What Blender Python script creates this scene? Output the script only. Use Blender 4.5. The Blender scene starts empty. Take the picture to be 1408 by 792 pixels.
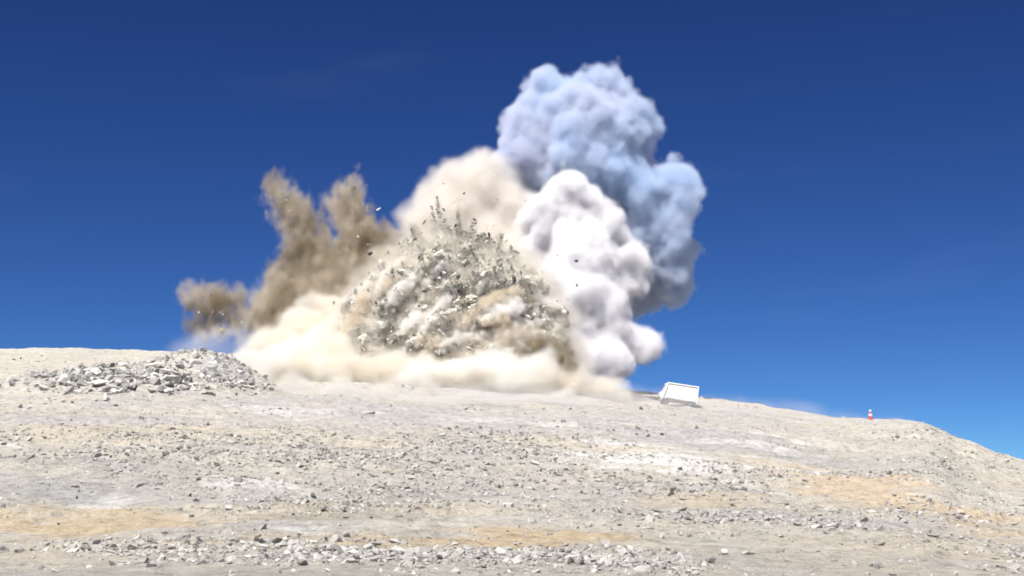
import bpy, bmesh, math, random
import numpy as np
from mathutils import Vector, Matrix, noise as mnoise
from mathutils.bvhtree import BVHTree

random.seed(7)
rng = np.random.default_rng(7)
scene = bpy.context.scene
col = scene.collection

# ------------------------------------------------------------------ camera
F = 1934.0                       # focal length in photo pixels (photo is 1408 wide)
W, H = 1408.0, 792.0
CAM = Vector((0.0, 0.0, 1.7))
PITCH = math.atan(304.0 / F)     # eye level lies low in the picture: the hill rises in front
cam_data = bpy.data.cameras.new("camera")
cam_data.sensor_width = 36.0
cam_data.lens = 36.0 * F / W
cam_data.clip_start = 0.1
cam_data.clip_end = 20000.0
cam = bpy.data.objects.new("camera", cam_data)
col.objects.link(cam)
cam.location = CAM
cam.rotation_euler = (math.pi / 2 + PITCH, 0, 0)
scene.camera = cam

# ------------------------------------------------------------------ sky and sun
SUN_EL, SUN_AZ = math.radians(60), math.radians(-156)   # azimuth from +Y clockwise: behind the camera to the left
world = bpy.data.worlds.new("World")
scene.world = world
world.use_nodes = True
wn, wl = world.node_tree.nodes, world.node_tree.links
wn.clear()
wout = wn.new("ShaderNodeOutputWorld")
bg = wn.new("ShaderNodeBackground")
sky = wn.new("ShaderNodeTexSky")
sky.sky_type = 'NISHITA'
sky.sun_disc = False
sky.sun_elevation = SUN_EL
sky.sun_rotation = SUN_AZ
sky.altitude = 4500
sky.air_density = 0.85
sky.dust_density = 0.0
sky.ozone_density = 4.0
SKY_STRENGTH = 0.085
EXPOSURE = 0.7
# camera response to the sky: a steeper, more indigo blue than the raw atmosphere model
sep = wn.new("ShaderNodeSeparateColor"); comb = wn.new("ShaderNodeCombineColor")
wl.new(sky.outputs[0], sep.inputs[0])
for ch, (k, g) in enumerate(((0.79, 1.37), (1.14, 1.40), (1.25, 1.24))):
    pw = wn.new("ShaderNodeMath"); pw.operation = 'POWER'; pw.inputs[1].default_value = g
    ml = wn.new("ShaderNodeMath"); ml.operation = 'MULTIPLY'
    ml.inputs[1].default_value = k * SKY_STRENGTH ** (g - 1) / 2 ** EXPOSURE
    wl.new(sep.outputs[ch], pw.inputs[0]); wl.new(pw.outputs[0], ml.inputs[0]); wl.new(ml.outputs[0], comb.inputs[ch])
# very faint high cirrus streaks all over the sky
wtc = wn.new("ShaderNodeTexCoord"); wmp = wn.new("ShaderNodeMapping")
wmp.inputs["Scale"].default_value = (3.2, 3.2, 17.0); wmp.inputs["Rotation"].default_value = (0.0, 0.22, 0.0)
wnz = wn.new("ShaderNodeTexNoise"); wnz.noise_dimensions = '4D'; wnz.inputs["W"].default_value = 4.7; wnz.inputs["Scale"].default_value = 1.5; wnz.inputs["Detail"].default_value = 5.0; wnz.inputs["Distortion"].default_value = 0.6
wmr = wn.new("ShaderNodeMapRange"); wmr.interpolation_type = 'SMOOTHSTEP'
wmr.inputs["From Min"].default_value = 0.56; wmr.inputs["From Max"].default_value = 0.80; wmr.inputs["To Max"].default_value = 0.018
wmx = wn.new("ShaderNodeMix"); wmx.data_type = 'RGBA'; wmx.inputs[7].default_value = (5.2, 5.8, 6.6, 1)
wl.new(wtc.outputs["Generated"], wmp.inputs[0]); wl.new(wmp.outputs[0], wnz.inputs["Vector"]); wl.new(wnz.outputs["Fac"], wmr.inputs["Value"])
wl.new(wmr.outputs[0], wmx.inputs[0]); wl.new(comb.outputs[0], wmx.inputs[6])
bg.inputs["Strength"].default_value = SKY_STRENGTH
wl.new(wmx.outputs[2], bg.inputs["Color"])
wl.new(bg.outputs[0], wout.inputs["Surface"])

sun_data = bpy.data.lights.new("sun", 'SUN')
sun_data.energy = 5.0
sun_data.angle = math.radians(0.53)
sun_data.color = (1.0, 0.965, 0.91)
sun = bpy.data.objects.new("sun", sun_data)
col.objects.link(sun)
to_sun = Vector((math.sin(SUN_AZ) * math.cos(SUN_EL), math.cos(SUN_AZ) * math.cos(SUN_EL), math.sin(SUN_EL)))
sun.rotation_euler = to_sun.to_track_quat('Z', 'Y').to_euler()

vs = scene.view_settings
vs.view_transform = 'Standard'
vs.look = 'None'
vs.gamma = 1.0
vs.use_curve_mapping = False
vs.exposure = EXPOSURE

cy = scene.cycles
cy.use_denoising = True
cy.use_adaptive_sampling = True
cy.adaptive_threshold = 0.03
cy.adaptive_min_samples = 12
cy.max_bounces = 12
cy.diffuse_bounces = 3
cy.volume_bounces = 7
cy.filter_width = 1.8
cy.transparent_max_bounces = 16
cy.volume_max_steps = 256
cy.caustics_reflective = False
cy.caustics_refractive = False

# ------------------------------------------------------------------ helpers
CP, SP = math.cos(PITCH), math.sin(PITCH)

def ray(px, row):
    u, v = (px - W / 2) / F, (H / 2 - row) / F
    return Vector((u, CP - v * SP, SP + v * CP))

def at(px, row, y):
    """Point of the place seen at a picture position, at a distance y ahead of the camera."""
    d = ray(px, row)
    return CAM + d * (y / d.y)

def mpp(y):
    return y / F

def tag(o, label=None, cat=None, group=None, kind=None):
    if label: o["label"] = label
    if cat: o["category"] = cat
    if group: o["group"] = group
    if kind: o["kind"] = kind
    return o

def link(name, me, parent=None, mat=None):
    o = bpy.data.objects.new(name, me)
    col.objects.link(o)
    if parent is not None:
        o.parent = parent
    if mat is not None and me is not None:
        me.materials.clear()
        me.materials.append(mat)
    return o

def mesh_from(name, verts, tris, smooth=False):
    verts = np.asarray(verts, np.float32)
    tris = np.asarray(tris, np.int32)
    me = bpy.data.meshes.new(name)
    k = tris.shape[1]
    me.vertices.add(len(verts))
    me.vertices.foreach_set("co", verts.ravel())
    me.loops.add(tris.size)
    me.loops.foreach_set("vertex_index", tris.ravel())
    me.polygons.add(len(tris))
    me.polygons.foreach_set("loop_start", np.arange(0, tris.size, k, dtype=np.int32))
    me.polygons.foreach_set("loop_total", np.full(len(tris), k, np.int32))
    me.polygons.foreach_set("use_smooth", np.full(len(tris), smooth, bool))
    me.update(calc_edges=True)
    me.validate()
    return me

# value noise in numpy (tileable enough, used for terrain)
_perm = rng.random((256, 256)).astype(np.float64)
def vnoise(x, y):
    xi, yi = np.floor(x).astype(int), np.floor(y).astype(int)
    fx, fy = x - xi, y - yi
    fx, fy = fx * fx * (3 - 2 * fx), fy * fy * (3 - 2 * fy)
    a = _perm[xi & 255, yi & 255]; b = _perm[(xi + 1) & 255, yi & 255]
    c = _perm[xi & 255, (yi + 1) & 255]; d = _perm[(xi + 1) & 255, (yi + 1) & 255]
    return (a * (1 - fx) + b * fx) * (1 - fy) + (c * (1 - fx) + d * fx) * fy - 0.5

def fbm(x, y, oct=4, gain=0.5):
    s, a = 0.0, 1.0
    for i in range(oct):
        s = s + a * vnoise(x * 2 ** i + 17.3 * i, y * 2 ** i - 9.1 * i)
        a *= gain
    return s

# ------------------------------------------------------------------ terrain
# crest of the hill as seen: picture position -> direction and elevation, with its distance
crest = [(-900, 470, 260), (-300, 476, 250), (0, 480, 240), (100, 480, 240), (220, 482, 235), (330, 488, 225), (450, 497, 215), (600, 513, 205),
         (750, 528, 200), (900, 542, 195), (960, 545, 190), (1040, 553, 185), (1100, 565, 180), (1150, 571, 175), (1197, 575, 172),
         (1262, 576, 165), (1276, 579, 163), (1300, 592, 160), (1318, 603, 158), (1340, 611, 155), (1370, 626, 150), (1408, 637, 146), (1500, 668, 140), (1800, 705, 130), (2600, 712, 120)]
ct, ce, cd = [], [], []
for px, row, d in crest:
    p = ray(px, row)
    ct.append(p.x / p.y); ce.append(p.z / p.y); cd.append(d)
Y0 = 36.0

def ground(x, y):
    x = np.asarray(x, float); y = np.asarray(y, float)
    ys = np.maximum(y, 1.0)
    t = np.clip(x / ys, -2.0, 2.0)
    t = np.where(y < 1.0, np.sign(x) * 2.0, t)
    e = np.interp(t, ct, ce); D = np.interp(t, ct, cd)
    zc = e * D + CAM.z
    s = zc / (D - Y0 + 6.0)
    yy = np.minimum(ys, D) - Y0
    up = s * (0.5 * (yy + np.sqrt(yy * yy + 80.0)) + 0.0)
    # settle exactly on the crest height
    upD = s * 0.5 * ((D - Y0) + np.sqrt((D - Y0) ** 2 + 80.0))
    up = up * zc / np.maximum(upD, 1e-3)
    over = np.maximum(ys - D, 0.0)
    down = np.where(over < 30, over ** 2 / 190.0, 30 ** 2 / 190.0 + (over - 30) * 0.316)
    z = np.maximum(up - np.minimum(down, 200), -25.0 + 0 * up)
    # rubble mound on the left
    return z

def mound(x, y):
    c = MC
    q = ((x - c[0]) / 13.5) ** 2 + ((y - c[1]) / 17.0) ** 2
    m = np.clip(1 - q, 0, 1)
    q2 = ((x - c[0] - 5.5) / 7.5) ** 2 + ((y - c[1] - 3) / 9.0) ** 2
    m2 = np.clip(1 - q2, 0, 1)
    return 2.1 * m + 1.7 * m2 * m2

def relief(x, y):
    d = np.sqrt(x * x + y * y)
    f = np.clip((d - 5) / 60, 0.12, 1.0)
    z = f * (0.9 * fbm(x / 26, y / 20, 3) + 0.42 * fbm(x / 7, y / 4.5, 3) + 0.24 * fbm(x / 1.9, y / 1.6, 4, 0.6))
    # a few low benches and wheel ruts that run across the slope
    z += 0.16 * f * np.sin(y / 3.3 + 2.2 * fbm(x / 40, y / 30, 2) + x * 0.03) * np.clip(fbm(x / 30 + 5, y / 18, 2) + 0.25, 0, 1)
    # wheel tracks of the machines that worked on the bench
    for y0, sl, am, ph in TRACKS:
        for half in (-1.05, 1.05):
            q = (y - (y0 + sl * x + am * np.sin(x / 17.0 + ph) + half)) / 0.45
            z += 0.16 * np.exp(-((np.abs(q) - 1.7) / 0.8) ** 2) * np.clip(vnoise(x / 3 + ph, y / 3) + 0.6, 0, 1) - 0.13 * np.exp(-q * q)
    return z

TRACKS = ((47, 0.05, 1.5, 0.3), (58, -0.10, 2.0, 1.1), (66, 0.12, 2.5, 2.0), (78, -0.06, 3.0, 4.0), (90, 0.16, 3.0, 0.0), (101, -0.12, 4.0, 3.1), (118, 0.08, 3.0, 5.2))
MC = (0, 0)
def height(x, y):
    x = np.asarray(x, float); y = np.asarray(y, float)
    return ground(x, y) + relief(x, y) + mound(x, y)

def smooth_hit(px, row, lo=20.0, hi=400.0):
    """Where the line of sight meets the ground."""
    d = ray(px, row)
    ys = np.linspace(lo, hi, 1500)
    x = d.x / d.y * ys; z = CAM.z + d.z / d.y * ys
    g = height(x, ys)
    k = np.argmax(g >= z)
    if g[k] < z[k]:
        k = len(ys) - 1
    return Vector((x[k], ys[k], g[k]))

MC = (-1e6, 0)
MC = tuple(smooth_hit(192, 537)[:2])

def build_ground():
    az_in = np.linspace(-0.52, 0.52, 620)
    az_out = np.concatenate([np.linspace(0.56, math.pi, 60)[:-1]])
    az = np.concatenate([-np.append(az_out, math.pi)[::-1], az_in, az_out])
    r = np.concatenate([np.linspace(1.0, 30, 24), np.geomspace(31, 270, 640), np.geomspace(276, 9000, 40)])
    A, R = np.meshgrid(az, r, indexing='ij')
    X, Y = np.sin(A) * R, np.cos(A) * R
    Z = height(X, Y)
    n, m = A.shape
    verts = np.stack([X, Y, Z], -1).reshape(-1, 3)
    i, j = np.meshgrid(np.arange(n), np.arange(m - 1), indexing='ij')
    i2 = (i + 1) % n
    quads = np.stack([i * m + j, i * m + j + 1, i2 * m + j + 1, i2 * m + j], -1).reshape(-1, 4)
    verts = np.vstack([verts, [[0, 0, float(height(0.0, 0.1))]]])
    return mesh_from("ground", verts, quads[:, ::-1], True)

# ------------------------------------------------------------------ materials
def new_mat(name):
    m = bpy.data.materials.new(name)
    m.use_nodes = True
    m.node_tree.nodes.clear()
    return m, m.node_tree.nodes, m.node_tree.links

def ramp(nodes, stops):
    r = nodes.new("ShaderNodeValToRGB")
    el = r.color_ramp.elements
    while len(el) < len(stops):
        el.new(0.5)
    for e, (p, c) in zip(el, stops):
        e.position = p
        e.color = c if len(c) == 4 else (*c, 1)
    return r

def coords(nodes, links, scale=(1, 1, 1), rot=(0, 0, 0)):
    tc = nodes.new("ShaderNodeTexCoord")
    mp = nodes.new("ShaderNodeMapping")
    mp.inputs["Scale"].default_value = scale
    mp.inputs["Rotation"].default_value = rot
    links.new(tc.outputs["Object"], mp.inputs["Vector"])
    return mp.outputs[0]

def noise_tex(nodes, links, vec, scale, detail=4, rough=0.55, dist=0.0):
    n = nodes.new("ShaderNodeTexNoise")
    n.inputs["Scale"].default_value = scale
    n.inputs["Detail"].default_value = detail
    n.inputs["Roughness"].default_value = rough
    n.inputs["Distortion"].default_value = dist
    links.new(vec, n.inputs["Vector"])
    return n.outputs["Fac"]

def mix(nodes, links, fac, a, b, mode='MIX'):
    m = nodes.new("ShaderNodeMix")
    m.data_type = 'RGBA'
    m.blend_type = mode
    for sock, v in ((m.inputs[0], fac), (m.inputs[6], a), (m.inputs[7], b)):
        if hasattr(v, "links"):
            links.new(v, sock)
        elif isinstance(v, (int, float)):
            sock.default_value = v
        else:
            sock.default_value = (*v, 1)
    return m.outputs[2]

def patch_mask(n, l, v, wob, px, row, hw, hh, strength=1.0):
    """An irregular stain on the ground round the spot seen at a picture position."""
    c = smooth_hit(px, row); far = smooth_hit(px, row - hh).y
    mp = n.new("ShaderNodeVectorMath"); mp.operation = 'SUBTRACT'; mp.inputs[1].default_value = (c.x, c.y, 0)
    sc = n.new("ShaderNodeVectorMath"); sc.operation = 'MULTIPLY'; sc.inputs[1].default_value = (1 / (hw * mpp(c.y)), 1 / max(1.0, far - c.y), 0)
    ln = n.new("ShaderNodeVectorMath"); ln.operation = 'LENGTH'
    l.new(v, mp.inputs[0]); l.new(mp.outputs[0], sc.inputs[0]); l.new(sc.outputs[0], ln.inputs[0])
    sm_ = n.new("ShaderNodeMath"); sm_.operation = 'ADD'
    l.new(ln.outputs["Value"], sm_.inputs[0]); l.new(wob, sm_.inputs[1])
    mr = n.new("ShaderNodeMapRange"); mr.interpolation_type = 'SMOOTHSTEP'
    mr.inputs["From Min"].default_value = 1.5; mr.inputs["From Max"].default_value = 0.7; mr.inputs["To Max"].default_value = strength
    l.new(sm_.outputs[0], mr.inputs["Value"])
    return mr.outputs[0]

def mat_ground():
    m, n, l = new_mat("pale_quarry_ground")
    out = n.new("ShaderNodeOutputMaterial")
    b = n.new("ShaderNodeBsdfPrincipled")
    b.inputs["Roughness"].default_value = 0.95
    b.inputs["Specular IOR Level"].default_value = 0.15
    v = coords(n, l)
    vs_ = coords(n, l, (0.35, 1.0, 1.0), (0, 0, 0.12))
    base = ramp(n, [(0.25, (0.36, 0.338, 0.303)), (0.5, (0.425, 0.40, 0.353)), (0.75, (0.49, 0.463, 0.416))])
    l.new(noise_tex(n, l, vs_, 0.16, 6, 0.65), base.inputs[0])
    och = ramp(n, [(0.50, (0, 0, 0)), (0.62, (1, 1, 1))])
    l.new(noise_tex(n, l, vs_, 0.085, 4, 0.6, 0.4), och.inputs[0])
    sx = n.new("ShaderNodeSeparateXYZ"); l.new(v, sx.inputs[0])
    near = n.new("ShaderNodeMapRange"); near.interpolation_type = 'SMOOTHSTEP'
    near.inputs["From Min"].default_value = 52; near.inputs["From Max"].default_value = 105; near.inputs["To Min"].default_value = 0.4; near.inputs["To Max"].default_value = 0.2
    l.new(sx.outputs[1], near.inputs["Value"])
    om = n.new("ShaderNodeMath"); om.operation = 'MULTIPLY'
    l.new(och.outputs[0], om.inputs[0]); l.new(near.outputs[0], om.inputs[1])
    c = mix(n, l, om.outputs[0], base.outputs[0], (0.51, 0.425, 0.31))
    grey = ramp(n, [(0.52, (0, 0, 0)), (0.66, (0.75, 0.75, 0.75))])
    l.new(noise_tex(n, l, coords(n, l, (0.4, 1.0, 1.0), (0, 0, -0.08)), 0.12, 5, 0.65), grey.inputs[0])
    c = mix(n, l, grey.outputs[0], c, (0.36, 0.35, 0.345))
    chalk = ramp(n, [(0.70, (0, 0, 0)), (0.78, (0.8, 0.8, 0.8))])
    l.new(noise_tex(n, l, coords(n, l, (0.16, 1.0, 1.0), (0, 0, 0.1)), 0.22, 4, 0.55), chalk.inputs[0])
    c = mix(n, l, chalk.outputs[0], c, (0.66, 0.64, 0.63))
    wn_ = n.new("ShaderNodeMath"); wn_.operation = 'MULTIPLY_ADD'; wn_.inputs[1].default_value = 5.0; wn_.inputs[2].default_value = -2.3
    l.new(noise_tex(n, l, coords(n, l, (0.22, 1.0, 1.0), (0, 0, 0.15)), 0.5, 7, 0.7), wn_.inputs[0])
    wob = wn_.outputs[0]
    for px, row, hw, hh, k, colr in ((130, 718, 240, 22, 0.85, (0.47, 0.375, 0.25)), (470, 742, 180, 16, 0.7, (0.47, 0.38, 0.26)), (730, 742, 130, 22, 0.8, (0.48, 0.37, 0.24)),
                                     (1160, 658, 110, 12, 0.7, (0.49, 0.38, 0.26)), (950, 690, 90, 14, 0.55, (0.49, 0.40, 0.28)), (1240, 750, 200, 14, 0.4, (0.46, 0.39, 0.29)), (300, 590, 180, 8, 0.4, (0.47, 0.40, 0.30)),
                                     (480, 705, 130, 18, 0.6, (0.33, 0.29, 0.235)), (150, 640, 170, 10, 0.65, (0.30, 0.295, 0.285)), (650, 610, 150, 10, 0.6, (0.31, 0.305, 0.28)), (950, 600, 130, 14, 0.5, (0.34, 0.335, 0.335)),
                                     (700, 668, 240, 20, 0.5, (0.34, 0.33, 0.325)), (1150, 640, 200, 8, 0.6, (0.32, 0.315, 0.31)), (60, 500, 70, 8, 0.5, (0.40, 0.37, 0.31)), (60, 670, 120, 16, 0.45, (0.33, 0.325, 0.32)), (560, 565, 330, 12, 0.6, (0.36, 0.345, 0.345)), (960, 575, 160, 12, 0.5, (0.36, 0.345, 0.34)),
                                     (850, 625, 90, 5, 0.68, (0.60, 0.585, 0.57)), (960, 636, 80, 4, 0.60, (0.60, 0.585, 0.57)), (125, 696, 40, 5, 0.68, (0.60, 0.585, 0.57)), (350, 665, 60, 4, 0.64, (0.60, 0.585, 0.57)), (520, 567, 22, 3, 0.6, (0.60, 0.585, 0.57)),
                                     (390, 562, 60, 3, 0.40, (0.60, 0.585, 0.57)), (650, 578, 50, 3, 0.35, (0.60, 0.585, 0.57)), (420, 730, 50, 3, 0.52, (0.60, 0.585, 0.57)), (760, 585, 36, 2, 0.35, (0.60, 0.585, 0.57)), (1060, 612, 80, 3, 0.45, (0.60, 0.585, 0.57))):
        c = mix(n, l, patch_mask(n, l, v, wob, px, row, hw, hh, k), c, colr)
    fine = ramp(n, [(0.28, (0.5, 0.5, 0.5)), (0.48, (1, 1, 1)), (0.72, (1.3, 1.3, 1.3))])
    l.new(noise_tex(n, l, v, 1.6, 9, 0.75), fine.inputs[0])
    c = mix(n, l, 1.0, c, fine.outputs[0], 'MULTIPLY')
    grit = ramp(n, [(0.30, (0.55, 0.55, 0.54)), (0.46, (1, 1, 1)), (0.75, (1.2, 1.2, 1.2))])
    l.new(noise_tex(n, l, v, 5.5, 6, 0.8), grit.inputs[0])
    c = mix(n, l, 1.0, c, grit.outputs[0], 'MULTIPLY')
    l.new(c, b.inputs["Base Color"])
    bump = n.new("ShaderNodeBump")
    bump.inputs["Strength"].default_value = 1.0
    bump.inputs["Distance"].default_value = 0.4
    l.new(noise_tex(n, l, v, 1.1, 10, 0.72), bump.inputs["Height"])
    l.new(bump.outputs[0], b.inputs["Normal"])
    l.new(b.outputs[0], out.inputs["Surface"])
    return m

def mat_rock(name, stops, scale=1.5, lo=0.7):
    m, n, l = new_mat(name)
    out = n.new("ShaderNodeOutputMaterial")
    b = n.new("ShaderNodeBsdfPrincipled")
    b.inputs["Roughness"].default_value = 0.92
    b.inputs["Specular IOR Level"].default_value = 0.2
    g = n.new("ShaderNodeNewGeometry")
    oi = n.new("ShaderNodeObjectInfo")
    add = n.new("ShaderNodeMath"); add.operation = 'ADD'
    fr = n.new("ShaderNodeMath"); fr.operation = 'FRACT'
    l.new(g.outputs["Random Per Island"], add.inputs[0])
    l.new(oi.outputs["Random"], add.inputs[1])
    l.new(add.outputs[0], fr.inputs[0])
    r = ramp(n, stops)
    l.new(fr.outputs[0], r.inputs[0])
    fine = ramp(n, [(0.3, (lo, lo, lo)), (0.7, (1.85 - lo, 1.85 - lo, 1.85 - lo))])
    l.new(noise_tex(n, l, coords(n, l), scale, 6, 0.7), fine.inputs[0])
    c = mix(n, l, 1.0, r.outputs[0], fine.outputs[0], 'MULTIPLY')
    l.new(c, b.inputs["Base Color"])
    l.new(b.outputs[0], out.inputs["Surface"])
    return m

def mat_smoke_core(name, color, color2, scale):
    m, n, l = new_mat(name)
    out = n.new("ShaderNodeOutputMaterial")
    b = n.new("ShaderNodeBsdfDiffuse")
    r = ramp(n, [(0.35, color2), (0.6, color)])
    l.new(noise_tex(n, l, coords(n, l), scale, 4, 0.6), r.inputs[0])
    l.new(r.outputs[0], b.inputs["Color"])
    l.new(b.outputs[0], out.inputs["Surface"])
    return m

def mat_smoke_volume(name, color, density, aniso=0.0, step=2.6, color2=None, cscale=0.1):
    m, n, l = new_mat(name)
    out = n.new("ShaderNodeOutputMaterial")
    v = n.new("ShaderNodeVolumePrincipled")
    v.inputs["Color"].default_value = (*color, 1)
    v.inputs["Anisotropy"].default_value = aniso
    v.inputs["Density"].default_value = density          # times the "density" grid of the volume
    if color2 is not None:
        cr = ramp(n, [(0.40, color2), (0.60, color)])
        l.new(noise_tex(n, l, coords(n, l), cscale, 3, 0.6), cr.inputs[0])
        l.new(cr.outputs[0], v.inputs["Color"])
    l.new(v.outputs[0], out.inputs["Volume"])
    m.cycles.volume_step_rate = step
    return m

def volume_nodes(mat, lo, hi, voxel, soft, amp, scale, billow, bscale, stretch, thin):
    """Fill a mesh with smoke: the density grid follows the distance to its skin, pushed in and out by
    billows (rounded cells) and noise, and fades over a soft edge."""
    t = bpy.data.node_groups.new("fill_with_smoke", 'GeometryNodeTree')
    t.interface.new_socket("Geometry", in_out='INPUT', socket_type='NodeSocketGeometry')
    t.interface.new_socket("Geometry", in_out='OUTPUT', socket_type='NodeSocketGeometry')
    N, L = t.nodes, t.links
    gi, go = N.new("NodeGroupInput"), N.new("NodeGroupOutput")
    def M(op, a, b=0.0, c=0.0):
        q = N.new("ShaderNodeMath"); q.operation = op
        for i, x in enumerate((a, b, c)):
            if hasattr(x, "links"): L.new(x, q.inputs[i])
            else: q.inputs[i].default_value = x
        return q.outputs[0]
    def VM(op, a, b, c=None):
        q = N.new("ShaderNodeVectorMath"); q.operation = op
        for i, x in enumerate((a, b, c)):
            if x is None: continue
            if hasattr(x, "links"): L.new(x, q.inputs[i])
            else: q.inputs[i].default_value = x
        return q
    pos = N.new("GeometryNodeInputPosition").outputs[0]
    pr = N.new("GeometryNodeProximity"); pr.target_element = 'FACES'
    L.new(gi.outputs[0], pr.inputs[0])
    sn = N.new("GeometryNodeSampleNearestSurface"); sn.data_type = 'FLOAT_VECTOR'
    nm = N.new("GeometryNodeInputNormal")
    L.new(gi.outputs[0], sn.inputs["Mesh"]); L.new(nm.outputs[0], sn.inputs["Value"])
    away = VM('SUBTRACT', pos, pr.outputs["Position"]).outputs[0]
    sg = M('SIGN', VM('DOT_PRODUCT', away, sn.outputs["Value"]).outputs["Value"])
    sd = M('MULTIPLY', M('MULTIPLY', pr.outputs["Distance"], sg), -1.0)      # metres inside the skin
    vec = VM('MULTIPLY', pos, stretch).outputs[0]
    nz = N.new("ShaderNodeTexNoise"); nz.inputs["Scale"].default_value = scale; nz.inputs["Detail"].default_value = 5; nz.inputs["Roughness"].default_value = 0.6; nz.inputs["Distortion"].default_value = 0.0
    L.new(vec, nz.inputs["Vector"])
    e = M('MULTIPLY_ADD', M('SUBTRACT', nz.outputs[0], 0.5), amp * 2.6, sd)
    if billow:
        wv = VM('MULTIPLY_ADD', nz.outputs["Color"], (0.5 / bscale,) * 3, vec).outputs[0]
        for k, bs in ((1.0, bscale), (0.45, bscale * 2.4)):
            vo = N.new("ShaderNodeTexVoronoi"); vo.feature = 'F1'; vo.inputs["Scale"].default_value = bs
            L.new(wv, vo.inputs["Vector"])
            e = M('MULTIPLY_ADD', M('SUBTRACT', 0.42, vo.outputs["Distance"]), billow * k * 2, e)
    mr = N.new("ShaderNodeMapRange"); mr.interpolation_type = 'SMOOTHSTEP'
    mr.inputs["From Min"].default_value = -0.5 * soft; mr.inputs["From Max"].default_value = soft
    L.new(e, mr.inputs["Value"])
    d = mr.outputs[0]
    if thin:                                               # thin patches all through (loose dust)
        n2 = N.new("ShaderNodeTexNoise"); n2.inputs["Scale"].default_value = scale * 1.7; n2.inputs["Detail"].default_value = 4
        L.new(vec, n2.inputs["Vector"])
        m2 = N.new("ShaderNodeMapRange"); m2.interpolation_type = 'SMOOTHSTEP'; m2.inputs["From Min"].default_value = 0.36; m2.inputs["From Max"].default_value = 0.64; m2.inputs["To Min"].default_value = 1.0 - thin
        L.new(n2.outputs[0], m2.inputs["Value"])
        d = M('MULTIPLY', d, m2.outputs[0])
    vc = N.new("GeometryNodeVolumeCube")
    vc.inputs["Min"].default_value = lo; vc.inputs["Max"].default_value = hi
    for ax, i in (("X", 0), ("Y", 1), ("Z", 2)):
        vc.inputs["Resolution " + ax].default_value = max(8, int((hi[i] - lo[i]) / voxel))
    L.new(d, vc.inputs["Density"])
    sm = N.new("GeometryNodeSetMaterial"); sm.inputs["Material"].default_value = mat
    L.new(vc.outputs[0], sm.inputs["Geometry"]); L.new(sm.outputs[0], go.inputs[0])
    return t

def fill_smoke(o, mat, voxel=0.3, soft=0.6, amp=0.8, scale=0.3, billow=0.0, bscale=0.3, stretch=(1, 1, 1), thin=0.0, pad=2.0):
    n = len(o.data.vertices); co = np.empty(n * 3, np.float32); o.data.vertices.foreach_get("co", co); co = co.reshape(-1, 3)
    m = o.modifiers.new("smoke", 'NODES')
    m.node_group = volume_nodes(mat, tuple(float(x) for x in co.min(0) - pad), tuple(float(x) for x in co.max(0) + pad), voxel, soft, amp, scale, billow, bscale, stretch, thin)
    for k in o.modifiers:
        k.show_viewport = False            # only the render needs the grid
    o["kind"] = "stuff"

MG = mat_ground()
MR_PALE = mat_rock("pale_rock", [(0.0, (0.22, 0.215, 0.20)), (0.4, (0.34, 0.325, 0.30)), (0.8, (0.43, 0.41, 0.385)), (1.0, (0.54, 0.52, 0.49))])
MR_GREY = mat_rock("grey_rock", [(0.0, (0.22, 0.215, 0.205)), (0.4, (0.34, 0.33, 0.31)), (0.75, (0.44, 0.43, 0.40)), (1.0, (0.60, 0.58, 0.55))])
MR_CHALK = mat_rock("chalky_rock", [(0.0, (0.50, 0.48, 0.44)), (1.0, (0.66, 0.64, 0.60))])
MR_BLAST = mat_rock("blasted_rock", [(0.0, (0.09, 0.088, 0.075)), (0.35, (0.20, 0.195, 0.17)), (0.62, (0.38, 0.365, 0.33)), (0.82, (0.62, 0.605, 0.56)), (1.0, (0.78, 0.77, 0.73))])

# ------------------------------------------------------------------ ground sheet
g_obj = link("ground", build_ground(), None, MG)
tag(g_obj, kind="structure")

# ------------------------------------------------------------------ rocks
def rock_proto(seed, flat=0.6, n=13):
    r = random.Random(seed)
    bm = bmesh.new()
    for _ in range(n):
        v = Vector((r.gauss(0, 1), r.gauss(0, 1), r.gauss(0, 1))).normalized() * r.uniform(0.75, 1.1)
        bm.verts.new((v.x, v.y * r.uniform(0.7, 1.0), v.z * flat))
    res = bmesh.ops.convex_hull(bm, input=bm.verts)
    bmesh.ops.delete(bm, geom=[g for g in set(res["geom_interior"] + res["geom_unused"]) if isinstance(g, bmesh.types.BMVert)], context='VERTS')
    bmesh.ops.triangulate(bm, faces=bm.faces)
    bmesh.ops.recalc_face_normals(bm, faces=bm.faces)
    bm.verts.index_update()
    v = np.array([x.co[:] for x in bm.verts]); f = np.array([[q.index for q in t.verts] for t in bm.faces])
    bm.free()
    return v, f

PROTO = [rock_proto(i, random.uniform(0.45, 0.8), random.choice((10, 12, 14, 16))) for i in range(24)]
PROTO_ME = [mesh_from("rock", v, f) for v, f in PROTO]

def rand_rot(n, tilt=0.5):
    """Rotation matrices: any turn about z, a moderate tilt."""
    a = rng.uniform(0, 2 * np.pi, n); b = rng.normal(0, tilt, n); c = rng.normal(0, tilt, n)
    ca, sa, cb, sb, cc, sc = np.cos(a), np.sin(a), np.cos(b), np.sin(b), np.cos(c), np.sin(c)
    Rz = np.zeros((n, 3, 3)); Rz[:, 0, 0] = ca; Rz[:, 0, 1] = -sa; Rz[:, 1, 0] = sa; Rz[:, 1, 1] = ca; Rz[:, 2, 2] = 1
    Rx = np.zeros((n, 3, 3)); Rx[:, 0, 0] = 1; Rx[:, 1, 1] = cb; Rx[:, 1, 2] = -sb; Rx[:, 2, 1] = sb; Rx[:, 2, 2] = cb
    Ry = np.zeros((n, 3, 3)); Ry[:, 1, 1] = 1; Ry[:, 0, 0] = cc; Ry[:, 0, 2] = sc; Ry[:, 2, 0] = -sc; Ry[:, 2, 2] = cc
    return Rx @ Ry @ Rz

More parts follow.
